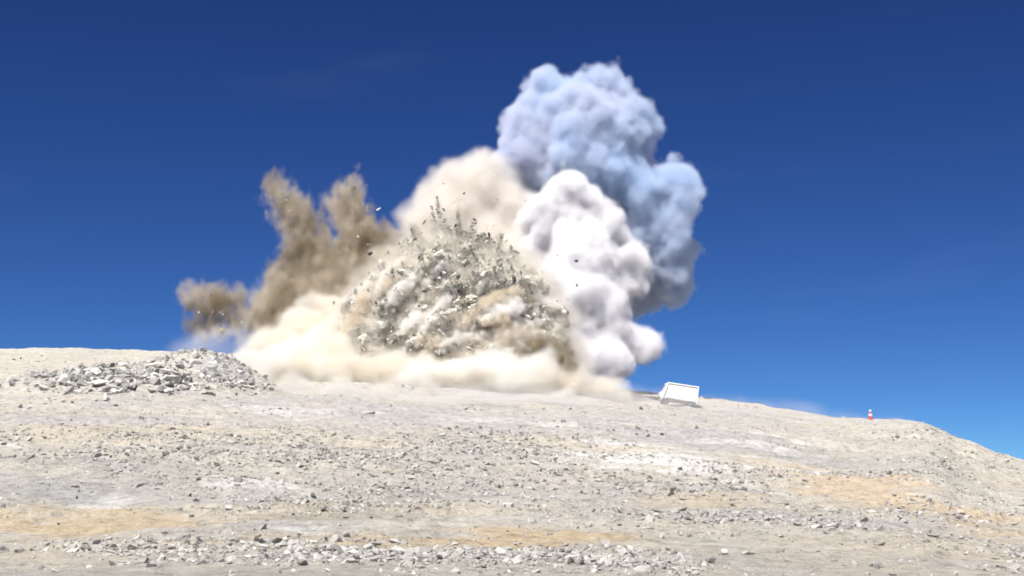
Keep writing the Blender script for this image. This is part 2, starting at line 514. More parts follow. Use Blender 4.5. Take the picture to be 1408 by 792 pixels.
def rock_field(name, pos, size, tilt=0.45, along=None, longer=1.0):
    """Many small stones as one mesh (optionally shards that point along given directions)."""
    n = len(pos)
    R = rand_rot(n, tilt)
    if along is not None:
        a1 = along + rng.normal(0, 0.25, (n, 3)); a1 /= np.linalg.norm(a1, axis=1)[:, None]
        a2 = np.cross(a1, rng.normal(size=(n, 3))); a2 /= np.linalg.norm(a2, axis=1)[:, None]
        R = np.stack([a1, a2, np.cross(a1, a2)], -1)
    S = np.stack([size * rng.uniform(0.8, 1.35, n), size * rng.uniform(0.7, 1.1, n), size * rng.uniform(0.6, 1.1, n)], -1)
    if along is not None:
        S[:, 0] *= rng.uniform(1.0, longer, n)
    pick = rng.integers(0, len(PROTO), n)
    V, T, off = [], [], 0
    for k, (pv, pf) in enumerate(PROTO):
        idx = np.nonzero(pick == k)[0]
        if not len(idx):
            continue
        w = np.einsum('nij,nkj->nki', R[idx], pv[None] * S[idx][:, None, :]) + pos[idx][:, None, :]
        V.append(w.reshape(-1, 3))
        T.append((pf[None] + (np.arange(len(idx)) * len(pv))[:, None, None] + off).reshape(-1, 3))
        off += len(idx) * len(pv)
    return mesh_from(name, np.vstack(V), np.vstack(T))

def lone_rock(name, p, s, mat, label, group, cat="rock", tilt=0.4, stretch=(1, 1, 1), sink=0.25):
    me = random.choice(PROTO_ME)
    key = me.name + "_" + mat.name
    if key not in lone_rock.cache:
        c = me.copy(); c.materials.clear(); c.materials.append(mat)
        lone_rock.cache[key] = c
    o = bpy.data.objects.new(name, lone_rock.cache[key])
    col.objects.link(o)
    o.location = (p[0], p[1], p[2] + s * 0.5 * (1 - 2 * sink))
    o.scale = (s * random.uniform(0.85, 1.3) * stretch[0], s * random.uniform(0.8, 1.1) * stretch[1], s * random.uniform(0.75, 1.1) * stretch[2])
    o.rotation_euler = (random.gauss(0, tilt), random.gauss(0, tilt), random.uniform(0, 6.28))
    return tag(o, label, cat, group)
lone_rock.cache = {}

# where the ground is stony: zones given as (picture x, picture row, half width, half height, weight)
zones = [(180, 770, 260, 24, 2.2), (560, 782, 380, 16, 1.4), (1180, 778, 300, 18, 1.8), (1120, 722, 190, 24, 2.0), (280, 624, 210, 24, 2.2),
         (640, 660, 230, 44, 1.2), (830, 690, 160, 30, 0.9), (1180, 640, 190, 14, 1.8), (1000, 655, 120, 14, 0.9), (640, 612, 130, 16, 0.9), (440, 700, 130, 18, 0.8),
         (1330, 690, 90, 20, 0.8), (140, 545, 110, 12, 1.6), (1250, 600, 60, 16, 1.0)]
def stoniness(x, y):
    z = ground(x, y)
    # project to picture
    dx, dy, dz = x, y, z - CAM.z
    f = dy * CP + dz * SP
    px = W / 2 + F * dx / f; row = H / 2 - F * (dz * CP - dy * SP) / f
    w = 0.10 + 0 * x
    for cx, cyy, hw, hh, k in zones:
        q = ((px - cx) / hw) ** 2 + ((row - cyy) / hh) ** 2
        w = w + k * np.exp(-q * 1.2)
    w = w * np.clip(1.0 + 3.4 * fbm(x / 7, y / 4.5, 3), 0.04, 3.4)
    return w

def scatter(n, r0, r1, half=0.43):
    r = np.sqrt(rng.uniform(r0 * r0, r1 * r1, n)); a = rng.uniform(-half, half, n)
    return np.sin(a) * r, np.cos(a) * r

def sizes(n, lo, hi, p=2.6):
    u = rng.random(n)
    return (lo ** (1 - p) + u * (hi ** (1 - p) - lo ** (1 - p))) ** (1 / (1 - p))

field_p, field_s = [], []
for n, r0, r1, lo, hi in ((26000, 22, 33, 0.03, 0.18), (90000, 32, 56, 0.028, 0.22), (70000, 54, 95, 0.05, 0.25), (46000, 90, 210, 0.09, 0.36)):
    x, y = scatter(n, r0, r1)
    keep = rng.random(n) < stoniness(x, y) / 2.4
    x, y = x[keep], y[keep]
    s = sizes(len(x), lo, hi, 2.7)
    field_p.append(np.stack([x, y, height(x, y) + s * 0.05], -1)); field_s.append(s)
P_ = np.vstack(field_p); S_ = np.concatenate(field_s)
# the stones that show largest become rocks of their own
show = S_ / np.maximum(P_[:, 1], 1)
fx = np.abs(P_[:, 0] / P_[:, 1]) < 0.36
order = np.argsort(-show * fx)
big, rest = order[:230], order[230:]
link("gravel", rock_field("gravel", P_[rest], S_[rest]), None, MR_PALE)
tag(bpy.data.objects["gravel"], "loose pale grey stones strewn over the quarry slope", "gravel", kind="stuff")
print("stones", len(rest))
def picture(p):
    dx, dy, dz = p[0], p[1], p[2] - CAM.z
    f = dy * CP + dz * SP
    return W / 2 + F * dx / f, H / 2 - F * (dz * CP - dy * SP) / f

def place(v, cuts, words):
    return words[sum(v > c for c in cuts)]

for i in big:
    px, row = picture(P_[i])
    if not (-5 < px < 1413 and row < 797): continue
    where = place(row, (690, 735, 765), ("midway up the slope", "above the stony foreground", "in the stony foreground", "along the bottom edge"))
    side = place(px, (235, 470, 704, 940, 1175), ("at the far left", "left of the middle", "under the brown dust jets", "under the smoke plume", "below the white van", "at the far right"))
    size = "large" if S_[i] > 0.17 else "mid-sized" if S_[i] > 0.13 else "small"
    lone_rock("rock", P_[i] - np.array([0, 0, S_[i] * 0.05]), S_[i], MR_PALE, f"{size} pale angular rock {where}, {side}", f"loose rocks {where}", sink=0.35)

# rubble mound on the left
n = 5200
a = rng.uniform(0, 2 * np.pi, n); q = np.sqrt(rng.random(n))
mx = MC[0] + 0.6 + np.cos(a) * q * 12.0; my = MC[1] + np.sin(a) * q * 15 - 1.5
kp = rng.random(n) < np.clip(1.25 - q * q + 2.2 * fbm(mx / 4, my / 4, 3), 0.05, 1); mx, my = mx[kp], my[kp]
ms = sizes(len(mx), 0.09, 0.6, 2.5)
mp_ = np.stack([mx, my, height(mx, my) + ms * 0.15], -1)
link("rubble", rock_field("rubble", mp_, ms), None, MR_GREY)
tag(bpy.data.objects["rubble"], "grey broken rubble heaped on the slope left of the blast", "rubble", kind="stuff")
for i in range(105):
    px, row = random.gauss(175, 50), 0
    row = random.triangular(486, 552, 530)
    h = smooth_hit(px, row)
    if ((h.x - MC[0]) / 16) ** 2 + ((h.y - MC[1]) / 18) ** 2 > 1.0:
        continue
    lone_rock("boulder", h, random.uniform(0.35, 0.62), MR_CHALK if random.random() < 0.25 else MR_PALE if random.random() < 0.6 else MR_GREY,
              "angular boulder " + place(row, (512, 533), ("high in", "in the middle of", "along the foot of")) + " the rubble heap, " + place(px, (140, 185, 225), ("on its left flank", "left of its peak", "below its peak", "on its right flank")),
              "boulders of the rubble heap", "boulder")
for px, row, s, st, lab in ((131, 517, 0.85, (1.2, 1, 0.8), "bright white boulder on top of the dark gap in the rubble heap"),
                            (126, 527, 0.8, (1, 1, 1.1), "pale blocky boulder under the bright white boulder in the rubble heap"),
                            (138, 531, 0.9, (1.1, 1, 0.9), "pale wide boulder right beside the blocky boulder low in the rubble heap"),
                            (213, 506, 0.9, (1.5, 1, 0.6), "pale flat slab boulder with a dark underside high in the rubble heap"),
                            (228, 514, 0.8, (1.4, 1, 0.7), "bright pale boulder just below the flat slab in the rubble heap"),
                            (186, 538, 0.85, (1.1, 1, 0.9), "large pale boulder at the lower middle of the rubble heap"),
                            (166, 504, 0.7, (1.4, 1, 0.6), "long pale boulder in the upper middle of the rubble heap"),
                            (205, 480, 0.9, (0.5, 0.6, 1.5), "dark upright rock standing at the top of the rubble heap"),
                            (222, 481, 0.85, (1.6, 1, 0.5), "dark flat rock beside the upright rock topping the rubble heap"),
                            (146, 551, 0.6, (0.7, 0.7, 1.6), "tall yellowish rock standing in front of the rubble heap"),
                            (510, 571, 0.45, (1.9, 1, 0.6), "flat white rock with a dark edge alone below the dust")):
    h = smooth_hit(px, row)
    lone_rock("boulder", h, s * 0.75, MR_GREY if "dark up" in lab or "dark flat" in lab else MR_CHALK, lab, "singular boulders", "boulder", 0.15, st, 0.1)

# ------------------------------------------------------------------ smoke and dust
def icos(sub):
    bm = bmesh.new(); bmesh.ops.create_icosphere(bm, subdivisions=sub, radius=1.0)
    bm.verts.index_update()
    v = np.array([x.co[:] for x in bm.verts]); f = np.array([[q.index for q in t.verts] for t in bm.faces]); bm.free()
    return v, f
ICO = icos(2)

def puff_list(spec, kids=16, kid=0.42, gkids=0, seed=1, squash=1.0):
    """spec: (picture x, row, radius in photo pixels, distance). Each puff gets smaller puffs on its skin."""
    r = np.random.default_rng(seed)
    out = []
    for px, row, rad, y in spec:
        c = np.array(at(px, row, y)); R = rad * mpp(y)
        out.append((c, R, True))
        for _ in range(kids):
            d = r.normal(size=3); d /= np.linalg.norm(d); d[2] *= squash
            k = kid * r.uniform(0.6, 1.2) * R
            c2 = c + d * (R - 0.25 * k)
            out.append((c2, k, False))
            for _ in range(gkids):
                e = r.normal(size=3); e /= np.linalg.norm(e)
                if np.dot(e, d) < -0.1: e = -e
                k2 = k * r.uniform(0.35, 0.55)
                out.append((c2 + e * (k - 0.2 * k2), k2, False))
    return out

def puff_mesh(name, puffs, origin, shrink=0.0, min_r=0.55):
    V, T, off = [], [], 0
    v, f = ICO
    for c, R, main in puffs:
        if shrink > 0 and not main and R - shrink < min_r: continue
        R = max(R - shrink, (0.3 if main else 0.45) * R) if shrink > 0 else R - shrink
        V.append(v * R + (c - origin)); T.append(f + off); off += len(v)
    return mesh_from(name, np.vstack(V), np.vstack(T), True)

TEX = {}
def cloud_tex(scale, depth=3):
    k = (scale, depth)
    if k not in TEX:
        t = bpy.data.textures.new("billow", 'CLOUDS')
        t.noise_scale = scale; t.noise_depth = depth; t.noise_basis = 'ORIGINAL_PERLIN'
        TEX[k] = t
    return TEX[k]

def finish_puff(o, voxel, disp):
    m = o.modifiers.new("remesh", 'REMESH'); m.mode = 'VOXEL'; m.voxel_size = voxel; m.use_smooth_shade = True
    sm = o.modifiers.new("smooth", 'SMOOTH'); sm.iterations = 3; sm.factor = 0.5
    for strength, scale in disp:
        d = o.modifiers.new("billow", 'DISPLACE'); d.texture = cloud_tex(scale); d.strength = strength; d.mid_level = 0.5

def smoke(name, label, cat, spec, core_mat, vol_mat, shell=0.0, core_in=1.6, voxel=0.34, kids=14, kid=0.5, gkids=2, disp=((1.6, 3.0), (0.7, 1.0)), seed=1, fill=None, group=None):
    puffs = puff_list(spec, kids, kid, gkids, seed)
    org = np.array(at(*[float(np.mean([s[i] for s in spec])) for i in (0, 1)], float(np.mean([s[3] for s in spec]))))
    root = bpy.data.objects.new(name, None)
    col.objects.link(root); root.location = org
    root.empty_display_size = 1.0
    tag(root, label, cat, group)
    core = link("dense_billows", puff_mesh(name + "_core", puffs, org, core_in, 0.9), root, core_mat)
    finish_puff(core, voxel, disp)
    if vol_mat is not None:
        sh = link("soft_body", puff_mesh(name + "_body", puffs, org, -shell), root, vol_mat)
        finish_puff(sh, 0.55, disp)
        fill_smoke(sh, vol_mat, 0.27 if fill in (BILLOW, BILLOW_FINE) else 0.24 if fill is JET else 0.32, **fill)
    return root

C_WHITE = mat_smoke_core("white_smoke", (0.82, 0.81, 0.83), (0.78, 0.77, 0.80), 0.12)
C_BLUE = mat_smoke_core("blue_grey_smoke", (0.50, 0.575, 0.70), (0.52, 0.54, 0.65), 0.06)
C_CREAM = mat_smoke_core("cream_dust", (0.68, 0.64, 0.58), (0.58, 0.52, 0.44), 0.12)
C_BROWN = mat_smoke_core("brown_dust", (0.27, 0.225, 0.16), (0.20, 0.165, 0.115), 0.15)
C_SKIRT = mat_smoke_core("sandy_dust", (0.78, 0.73, 0.64), (0.66, 0.56, 0.42), 0.10)
V_WHITE = mat_smoke_volume("white_smoke_body", (0.955, 0.947, 0.962), 1.7)
V_BLUE = mat_smoke_volume("blue_grey_smoke_body", (0.675, 0.785, 0.93), 1.25, color2=(0.77, 0.805, 0.91), cscale=0.06)
V_CREAM = mat_smoke_volume("cream_dust_body", (0.92, 0.89, 0.85), 0.9)
V_BROWN = mat_smoke_volume("brown_dust_body", (0.35, 0.29, 0.20), 1.4, color2=(0.70, 0.63, 0.52), cscale=0.16)
V_SKIRT = mat_smoke_volume("sandy_dust_body", (0.98, 0.965, 0.93), 1.1, color2=(0.94, 0.89, 0.80), cscale=0.14)
V_TAN = mat_smoke_volume("tan_dust_body", (0.83, 0.77, 0.67), 0.5)
BILLOW = dict(pad=2.4, soft=0.8, amp=1.05, scale=0.42, billow=0.95, bscale=0.215)
BILLOW_FINE = dict(pad=2.4, soft=0.9, amp=1.15, scale=0.45, billow=1.0, bscale=0.26)
DUSTY = dict(soft=1.2, amp=1.2, scale=0.26, billow=0.45, bscale=0.28, thin=0.4)
SKIRT = dict(soft=0.9, amp=1.5, scale=0.30, billow=0.7, bscale=0.34, stretch=(0.8, 0.8, 1.1), thin=0.35)
JET = dict(soft=0.9, amp=2.0, scale=0.6, billow=0.3, bscale=0.5, stretch=(1.1, 1.1, 0.62), thin=0.9)

# ------------------------------------------------------------------ the burst of rock

def burst_side(p):
    px, row = picture(p)
    return place(row, (350, 395, 440), ("at the top", "in the upper part", "in the lower part", "at the foot")) + " of the burst, " + place(px, (560, 610, 660, 720), ("far left", "left of centre", "in its centre", "right of centre", "far right"))

def rock_burst():
    spec = [(520, 450, 42, 156), (555, 415, 50, 157), (600, 395, 56, 158), (650, 395, 56, 158), (700, 425, 52, 157), (650, 455, 66, 156), (590, 460, 62, 156), (500, 465, 36, 155),
            (480, 455, 24, 155), (740, 455, 40, 156), (620, 350, 34, 160), (655, 352, 32, 160), (585, 355, 26, 160), (690, 375, 34, 160), (765, 480, 28, 156), (600, 510, 50, 154), (690, 500, 50, 154), (520, 500, 36, 154), (560, 350, 22, 160), (718, 388, 28, 159), (535, 388, 30, 158), (470, 478, 24, 154), (500, 420, 26, 157), (780, 498, 18, 155)]
    puffs = puff_list(spec, 18, 0.42, 2, 21)
    org = np.array(at(620, 520, 157))
    root = bpy.data.objects.new("rock_burst", None); col.objects.link(root); root.location = org
    tag(root, "burst of broken grey rock and dust thrown up in the middle of the blast", "rock burst")
    # mottled, streaked rock mass
    m, n, l = new_mat("heaving_rock")
    out = n.new("ShaderNodeOutputMaterial"); b = n.new("ShaderNodeBsdfPrincipled")
    b.inputs["Roughness"].default_value = 0.95
    r = ramp(n, [(0.32, (0.12, 0.115, 0.10)), (0.43, (0.26, 0.25, 0.215)), (0.54, (0.44, 0.41, 0.35)), (0.68, (0.64, 0.605, 0.54))])
    l.new(noise_tex(n, l, coords(n, l), 0.55, 8, 0.72, 0.5), r.inputs[0])
    l.new(r.outputs[0], b.inputs["Base Color"]); l.new(b.outputs[0], out.inputs["Surface"])
    core = link("rock_mass", puff_mesh("rock_mass", puffs, org, 0.45, 0.15), root, m)
    finish_puff(core, 0.26, ((1.8, 1.6), (0.9, 0.6)))
    bpy.context.view_layer.update()
    dg = bpy.context.evaluated_depsgraph_get()
    ev = core.evaluated_get(dg); me = ev.to_mesh()
    nv = len(me.vertices); co = np.empty(nv * 3, np.float32); me.vertices.foreach_get("co", co); co = co.reshape(-1, 3) + org
    polys = [tuple(p.vertices) for p in me.polygons]
    tree = BVHTree.FromPolygons([Vector(c) for c in co], polys)
    ev.to_mesh_clear()

    def on_mass(px, row):
        d = ray(px, row).normalized()
        return tree.ray_cast(CAM, d)[0]

    source = np.array(at(625, 540, 160))
    # dust tongues that trail behind the thrown rock: soft streaks of pale and of tan dust
    r_ = random.Random(4)
    def tongue(store, tip, direc, length, rad, droop=0.2, taper=0.7):
        V, T = store
        off = len(V)
        nr, ns = 16, 10
        direc = Vector(direc).normalized()
        side = direc.cross(Vector((0, 0.3, 1))).normalized(); upv = side.cross(direc)
        ph = Vector((r_.uniform(0, 50), r_.uniform(0, 50), r_.uniform(0, 50)))
        for i in range(nr):
            f = i / (nr - 1)                     # 0 tail, 1 tip
            c = Vector(tip) - direc * length * (1 - f) + Vector((0, 0, droop * length * (1 - f) * f))
            w = rad * (math.sin(math.pi * min(1, 0.04 + 0.955 * f ** taper)) ** 0.6) if i not in (0, nr - 1) else 0.01
            for k in range(ns):
                a = 2 * math.pi * k / ns
                o = (side * math.cos(a) + upv * math.sin(a)) * w
                o *= 1.0 + 0.5 * mnoise.noise((c + o) * 1.3 + ph)
                V.append((c + o + mnoise.noise_vector(c * 0.7 + ph) * rad * 0.5)[:])
        for i in range(nr - 1):
            for k in range(ns):
                T.append((off + i * ns + k, off + (i + 1) * ns + k, off + (i + 1) * ns + (k + 1) % ns, off + i * ns + (k + 1) % ns))
    pale, tan, dark = ([], []), ([], []), ([], [])
    heads = []
    for j in range(150):
        if j < 55:
            px, row = r_.uniform(450, 590), r_.uniform(395, 505)
            if row < 395 + (590 - px) * 0.35 - 25: continue
            ang = math.radians(r_.gauss(40, 7)); dx = -1
        elif j < 95:
            px, row = r_.uniform(590, 700), r_.uniform(425, 505); ang = math.radians(r_.gauss(18, 6)); dx = -1
        elif j < 125:
            px, row = r_.uniform(680, 790), r_.uniform(395, 500); ang = math.radians(r_.gauss(22, 9)); dx = 1
        else:
            px, row = r_.uniform(560, 730), r_.uniform(315, 400); ang = math.radians(r_.gauss(-55, 15)); dx = -1 if px < 640 else 1
        h = on_mass(px, row)
        if h is None: continue
        d = Vector((dx * math.cos(ang), -0.3, -math.sin(ang)))
        L = r_.uniform(3.0, 7.0) if j < 125 else r_.uniform(2.0, 4.0); R = r_.uniform(0.3, 0.75) if j < 125 else r_.uniform(0.25, 0.45)
        tip = Vector(h) + Vector((0, -r_.uniform(0.7, 1.8), 0))
        tongue((pale, tan, pale)[j % 3], tip, d, L, R)
        heads.append((tip, R))
    for px, row, ang, dx, L, R in ((452, 470, 42, -1, 4.5, 0.5), (447, 492, 40, -1, 4.0, 0.45), (468, 448, 45, -1, 4.5, 0.5), (462, 505, 35, -1, 4.5, 0.5), (482, 425, 48, -1, 4.5, 0.45), (500, 402, 30, -1, 4.0, 0.4), (520, 385, 10, -1, 4.0, 0.4), (545, 352, -25, -1, 4.0, 0.4),
                                   (770, 430, 20, 1, 4.0, 0.45), (785, 455, 30, 1, 4.0, 0.5), (800, 490, 40, 1, 4.0, 0.5), (752, 402, 5, 1, 4.0, 0.4), (735, 375, -20, 1, 4.0, 0.4)):
        a_ = math.radians(ang); p = at(px, row, 154.5)
        tongue(r_.choice((pale, tan, tan)), p, Vector((dx * math.cos(a_), -0.2, -math.sin(a_))), L, R)
        heads.append((p, R))
    # feathery spikes that shoot up out of the burst
    for px, row, L, R in ((612, 296, 6.5, 0.5), (565, 304, 6.0, 0.6), (652, 296, 6.0, 0.5), (692, 312, 7.5, 0.5), (682, 330, 6.0, 0.45), (630, 282, 7.5, 0.42), (708, 340, 5.5, 0.6), (578, 322, 5.5, 0.65), (742, 376, 5.0, 0.6), (600, 268, 5.0, 0.4), (640, 300, 6.0, 0.5), (595, 300, 5.5, 0.5), (668, 318, 5.5, 0.5), (725, 360, 5.0, 0.5), (538, 350, 5.0, 0.6)):
        p = at(px, row, 157.5)
        d = p - Vector(at(635, 470, 158)); d.y = 0
        tongue(dark, p, d, L, R, 0.0, 2.2)
    for nm_, store, colr, den in (("pale_dust_streaks", pale, (0.955, 0.94, 0.92), 5.0), ("tan_dust_streaks", tan, (0.84, 0.77, 0.65), 4.5), ("grey_dust_spikes", dark, (0.58, 0.54, 0.47), 2.4)):
        mt = mat_smoke_volume(nm_, colr, den)
        o = link(nm_, mesh_from(nm_, np.array(store[0]) - org, store[1], True), root, mt)
        finish_puff(o, 0.22, ())
        fill_smoke(o, mt, 0.2, soft=0.3, amp=0.75, scale=1.0, pad=0.9, thin=0.8)

    # small flying fragments
    pts, sz = [], []
    mid = Vector(at(632, 480, 160))
    while len(pts) < 2000:
        px, row = (r_.gauss(642, 58), r_.gauss(375, 46)) if r_.random() < 0.75 else (r_.uniform(450, 760), r_.uniform(400, 505))
        if row < 285: continue
        h = on_mass(px, row)
        if h is None: continue
        pts.append(tuple(Vector(h) + Vector((0, -r_.uniform(0.0, 1.6), 0)))); sz.append(min(0.38, 0.065 * r_.paretovariate(1.35)))
    # fragments thrown clear of the mass, thinning outwards
    for _ in range(600):
        th = math.radians(r_.gauss(90, 42)); k = math.sin(max(0.1, min(3.04, th)))
        rad = (110 + 62 * k) * (0.72 + min(0.6, r_.expovariate(7.0)))
        px, row = 630 + rad * math.cos(th) * 1.05, 478 - rad * math.sin(th)
        if row > 500: continue
        pts.append(tuple(at(px, row, 157 + r_.gauss(0, 1.5)))); sz.append(min(0.28, 0.05 * r_.paretovariate(1.7)))
    # fragments strung along the jets that shoot up out of the burst
    for px, row, L, w in ((601, 270, 30, 1.2), (594, 284, 20, 1.5), (611, 302, 40, 4), (566, 314, 40, 6), (652, 300, 40, 4), (690, 322, 60, 3), (683, 342, 40, 3), (630, 290, 50, 3), (705, 352, 40, 6), (735, 385, 30, 6), (500, 400, 30, 8)):
        ux = (px - 632) / 300.0
        for _ in range(int(L * 1.8)):
            f = r_.random() ** 1.2
            pts.append(tuple(at(px - ux * L * f + r_.gauss(0, w * (0.3 + f)), row + L * f, 157 + r_.gauss(0, 0.6)))); sz.append(r_.uniform(0.05, 0.18))
    pts = np.array(pts)
    f = link("flying_debris", rock_field("flying_debris", pts, np.array(sz), 1.5, rng.normal(size=pts.shape) + 0.25 * (pts - np.array(mid)) / 10, 1.6), None, MR_BLAST)
    tag(f, "countless small rock fragments flying out of the rock burst", "debris", kind="stuff")
    # long slabs flung outwards and falling back, each dusted pale
    MS = mat_rock("dusty_slab", [(0.0, (0.28, 0.27, 0.245)), (0.4, (0.44, 0.42, 0.375)), (0.75, (0.58, 0.55, 0.50)), (1.0, (0.68, 0.66, 0.62))], 2.5, 0.5)
    for k in range(120):
        if k < 50:
            px, row, ang, dx = r_.uniform(455, 590), r_.uniform(390, 505), r_.gauss(40, 8), -1
            if row < 395 + (590 - px) * 0.35 - 25: continue
        elif k < 90:
            px, row, ang, dx = r_.uniform(585, 700), r_.uniform(400, 500), r_.gauss(18, 8), -1
        else:
            px, row, ang, dx = r_.uniform(680, 765), r_.uniform(385, 470), r_.gauss(24, 10), 1
        h = on_mass(px, row)
        if h is None: continue
        tip = Vector(h) + Vector((0, -r_.uniform(0.1, 0.8), 0))
        o = lone_rock("thrown_rock", tip, r_.uniform(0.35, 0.7) * (0.7 if k >= 90 else 1.0), MS, "long dusty rock flung " + burst_side(tip), "long rocks flung out of the burst", "rock", 0.0, (r_.uniform(1.2, 1.9), 0.95, r_.uniform(0.75, 1.05)), 0.5)
        o.rotation_euler = (r_.uniform(0, 6.28), math.radians(ang) * (-1 if dx < 0 else 1), r_.gauss(0, 0.25))
    # grit carried up inside the brown jets
    gp, gs = [], []
    for x0, y0, x1, y1, w, n_ in ((384, 262, 425, 400, 14, 260), (482, 262, 525, 390, 18, 300), (260, 405, 335, 440, 12, 120), (380, 380, 520, 440, 30, 220)):
        for _ in range(n_):
            t_ = r_.random()
            gp.append(tuple(at(x0 + (x1 - x0) * t_ + r_.gauss(0, w * (0.35 + 0.65 * t_)), y0 + (y1 - y0) * t_ + r_.gauss(0, 8), 168 + r_.gauss(0, 1.5)))); gs.append(min(0.16, 0.035 * r_.paretovariate(1.8)))
    f = link("jet_grit", rock_field("jet_grit", np.array(gp), np.array(gs), 1.5), None, MR_BLAST)
    tag(f, "fine rock grit carried up in the brown dust jets", "grit", kind="stuff")
    # larger flying rocks
    for tip, R in heads[:110]:
        if r_.random() < 0.6:
            lone_rock("flying_rock", tip, r_.uniform(0.2, 0.42), MR_BLAST, "rock heading a dust streak " + burst_side(tip), "thrown rocks heading dust streaks", "rock", 1.5, sink=0.5)
    for _ in range(230):
        px, row = r_.gauss(635, 62), r_.gauss(385, 42)
        h = on_mass(px, row)
        if h is None or row < 300: continue
        tip = Vector(h) + Vector((0, -r_.uniform(0.2, 1.6), 0))
        lone_rock("flying_rock", tip, min(0.55, 0.18 * r_.paretovariate(2.0)), MR_BLAST,
                  "angular rock chunk flying " + burst_side(tip), "rocks flying out of the burst", "rock", 1.5, sink=0.5)
    VV = mat_smoke_volume("burst_dust_veil", (0.91, 0.865, 0.785), 0.5)
    veil = link("dust_veil", puff_mesh("dust_veil", puffs, org, -1.0), root, VV)
    finish_puff(veil, 0.5, ((2.0, 2.4),))
    fill_smoke(veil, VV, 0.4, soft=1.2, amp=1.8, scale=0.45, stretch=(0.7, 1.0, 1.3), thin=0.95)
    return root

rock_burst()

smoke("smoke_plume", "tall blue-grey billowing smoke plume rising behind the white smoke", "smoke",
      [(752, 148, 38, 184), (822, 144, 36, 182), (790, 185, 50, 180), (855, 172, 34, 182), (790, 140, 30, 183), (722, 178, 26, 182), (735, 215, 36, 182), (830, 235, 60, 182), (880, 275, 50, 184),
       (922, 262, 30, 182), (936, 298, 19, 180), (885, 335, 50, 184), (910, 380, 32, 184), (845, 330, 56, 186), (928, 340, 26, 184), (862, 395, 36, 186), (938, 388, 14, 184), (770, 240, 46, 184), (770, 290, 50, 186)],
      C_BLUE, V_BLUE, seed=3, shell=0.8, fill=BILLOW)
smoke("smoke_plume", "bright white smoke column in front of the blue-grey plume", "smoke",
      [(780, 288, 36, 172), (815, 322, 36, 172), (845, 368, 30, 172), (800, 360, 40, 168), (780, 405, 34, 164), (812, 422, 36, 166), (832, 458, 30, 166), (800, 470, 38, 164), (826, 500, 28, 162),
       (795, 515, 30, 160), (868, 484, 11, 166), (880, 478, 13, 166), (895, 472, 14, 166), (768, 330, 30, 172), (853, 392, 20, 172), (838, 432, 24, 168), (760, 450, 30, 166), (750, 300, 28, 173), (745, 350, 28, 172), (752, 400, 28, 168)],
      C_WHITE, V_WHITE, seed=5, shell=0.75, fill=BILLOW_FINE)
smoke("dust_cloud", "rounded cream dust cloud rising behind the flying rocks", "dust cloud",
      [(615, 268, 36, 176), (665, 262, 40, 176), (596, 310, 34, 174), (650, 320, 50, 176), (702, 292, 34, 176), (705, 350, 42, 174), (590, 350, 36, 174), (640, 390, 64, 174), (720, 410, 44, 172), (630, 245, 16, 176)],
      C_CREAM, V_CREAM, seed=8, shell=0.6, core_in=1.3, kid=0.42, disp=((2.2, 4.0), (0.8, 1.2)), fill=DUSTY)
smoke("dust_jet", "brown dust jet leaning out at the left of the two tall jets", "dust jet",
      [(381, 256, 7, 172), (388, 272, 10, 172), (402, 292, 15, 172), (414, 312, 19, 171), (432, 322, 12, 171), (422, 330, 18, 171), (420, 352, 20, 170), (410, 380, 26, 169), (405, 415, 36, 167), (430, 445, 40, 165), (395, 450, 34, 164)],
      C_BROWN, V_BROWN, seed=11, shell=1.0, core_in=1.6, disp=((2.2, 2.4), (1.0, 0.9)), fill=JET)
smoke("dust_jet", "brown dust jet with a thin pale tip beside the rock burst", "dust jet",
      [(486, 256, 7, 174), (474, 278, 13, 174), (484, 300, 16, 173), (496, 326, 18, 172), (528, 345, 22, 171), (548, 350, 16, 171), (515, 338, 20, 171), (496, 358, 28, 170), (470, 390, 36, 168), (520, 385, 32, 168), (470, 430, 40, 166)],
      C_BROWN, V_BROWN, seed=12, shell=1.0, core_in=1.6, disp=((2.2, 2.4), (1.0, 0.9)), fill=JET)
smoke("dust_puff", "small low brown dust puff above the rubble heap", "dust cloud",
      [(266, 408, 11, 172), (290, 408, 15, 171), (315, 412, 14, 171), (292, 430, 15, 170), (322, 436, 12, 170), (275, 444, 10, 170)],
      C_BROWN, V_BROWN, seed=13, shell=0.7, core_in=1.2, disp=((2.0, 2.0), (1.0, 0.8)), fill=JET)
smoke("dust_skirt", "pale sandy dust rolling along the ground below the blast", "dust cloud",
      [(352, 512, 22, 150), (390, 508, 26, 148), (430, 500, 34, 150), (480, 518, 28, 147), (530, 520, 28, 146), (580, 526, 26, 145), (630, 522, 30, 146), (690, 524, 28, 146), (740, 528, 24, 146),
       (790, 530, 20, 148), (826, 538, 13, 150), (850, 544, 7, 150), (385, 476, 26, 155), (430, 465, 30, 158), (470, 478, 28, 154), (348, 488, 16, 156), (450, 440, 24, 160), (355, 531, 12, 136), (415, 539, 13, 135), (470, 543, 12, 132), (530, 546, 12, 130), (590, 548, 12, 130), (650, 550, 11, 132), (710, 550, 11, 136), (770, 549, 11, 142), (820, 547, 9, 149)],
      C_SKIRT, V_SKIRT, seed=15, shell=0.8, core_in=1.3, kid=0.5, disp=((2.4, 3.4), (1.0, 1.0)), fill=SKIRT)
smoke("dust_bank", "hazy tan dust bank between the brown jets and the ground dust", "dust cloud",
      [(375, 430, 26, 163), (410, 440, 30, 162), (450, 425, 32, 162), (490, 430, 34, 161), (470, 465, 32, 160), (420, 470, 30, 159), (370, 465, 22, 160), (345, 470, 16, 160), (350, 435, 18, 164), (330, 452, 14, 165), (360, 405, 16, 166), (305, 455, 13, 164), (280, 462, 10, 164)],
      C_BROWN, V_TAN, seed=19, core_in=1.7, disp=((2.4, 3.0), (1.0, 1.0)), fill=JET)
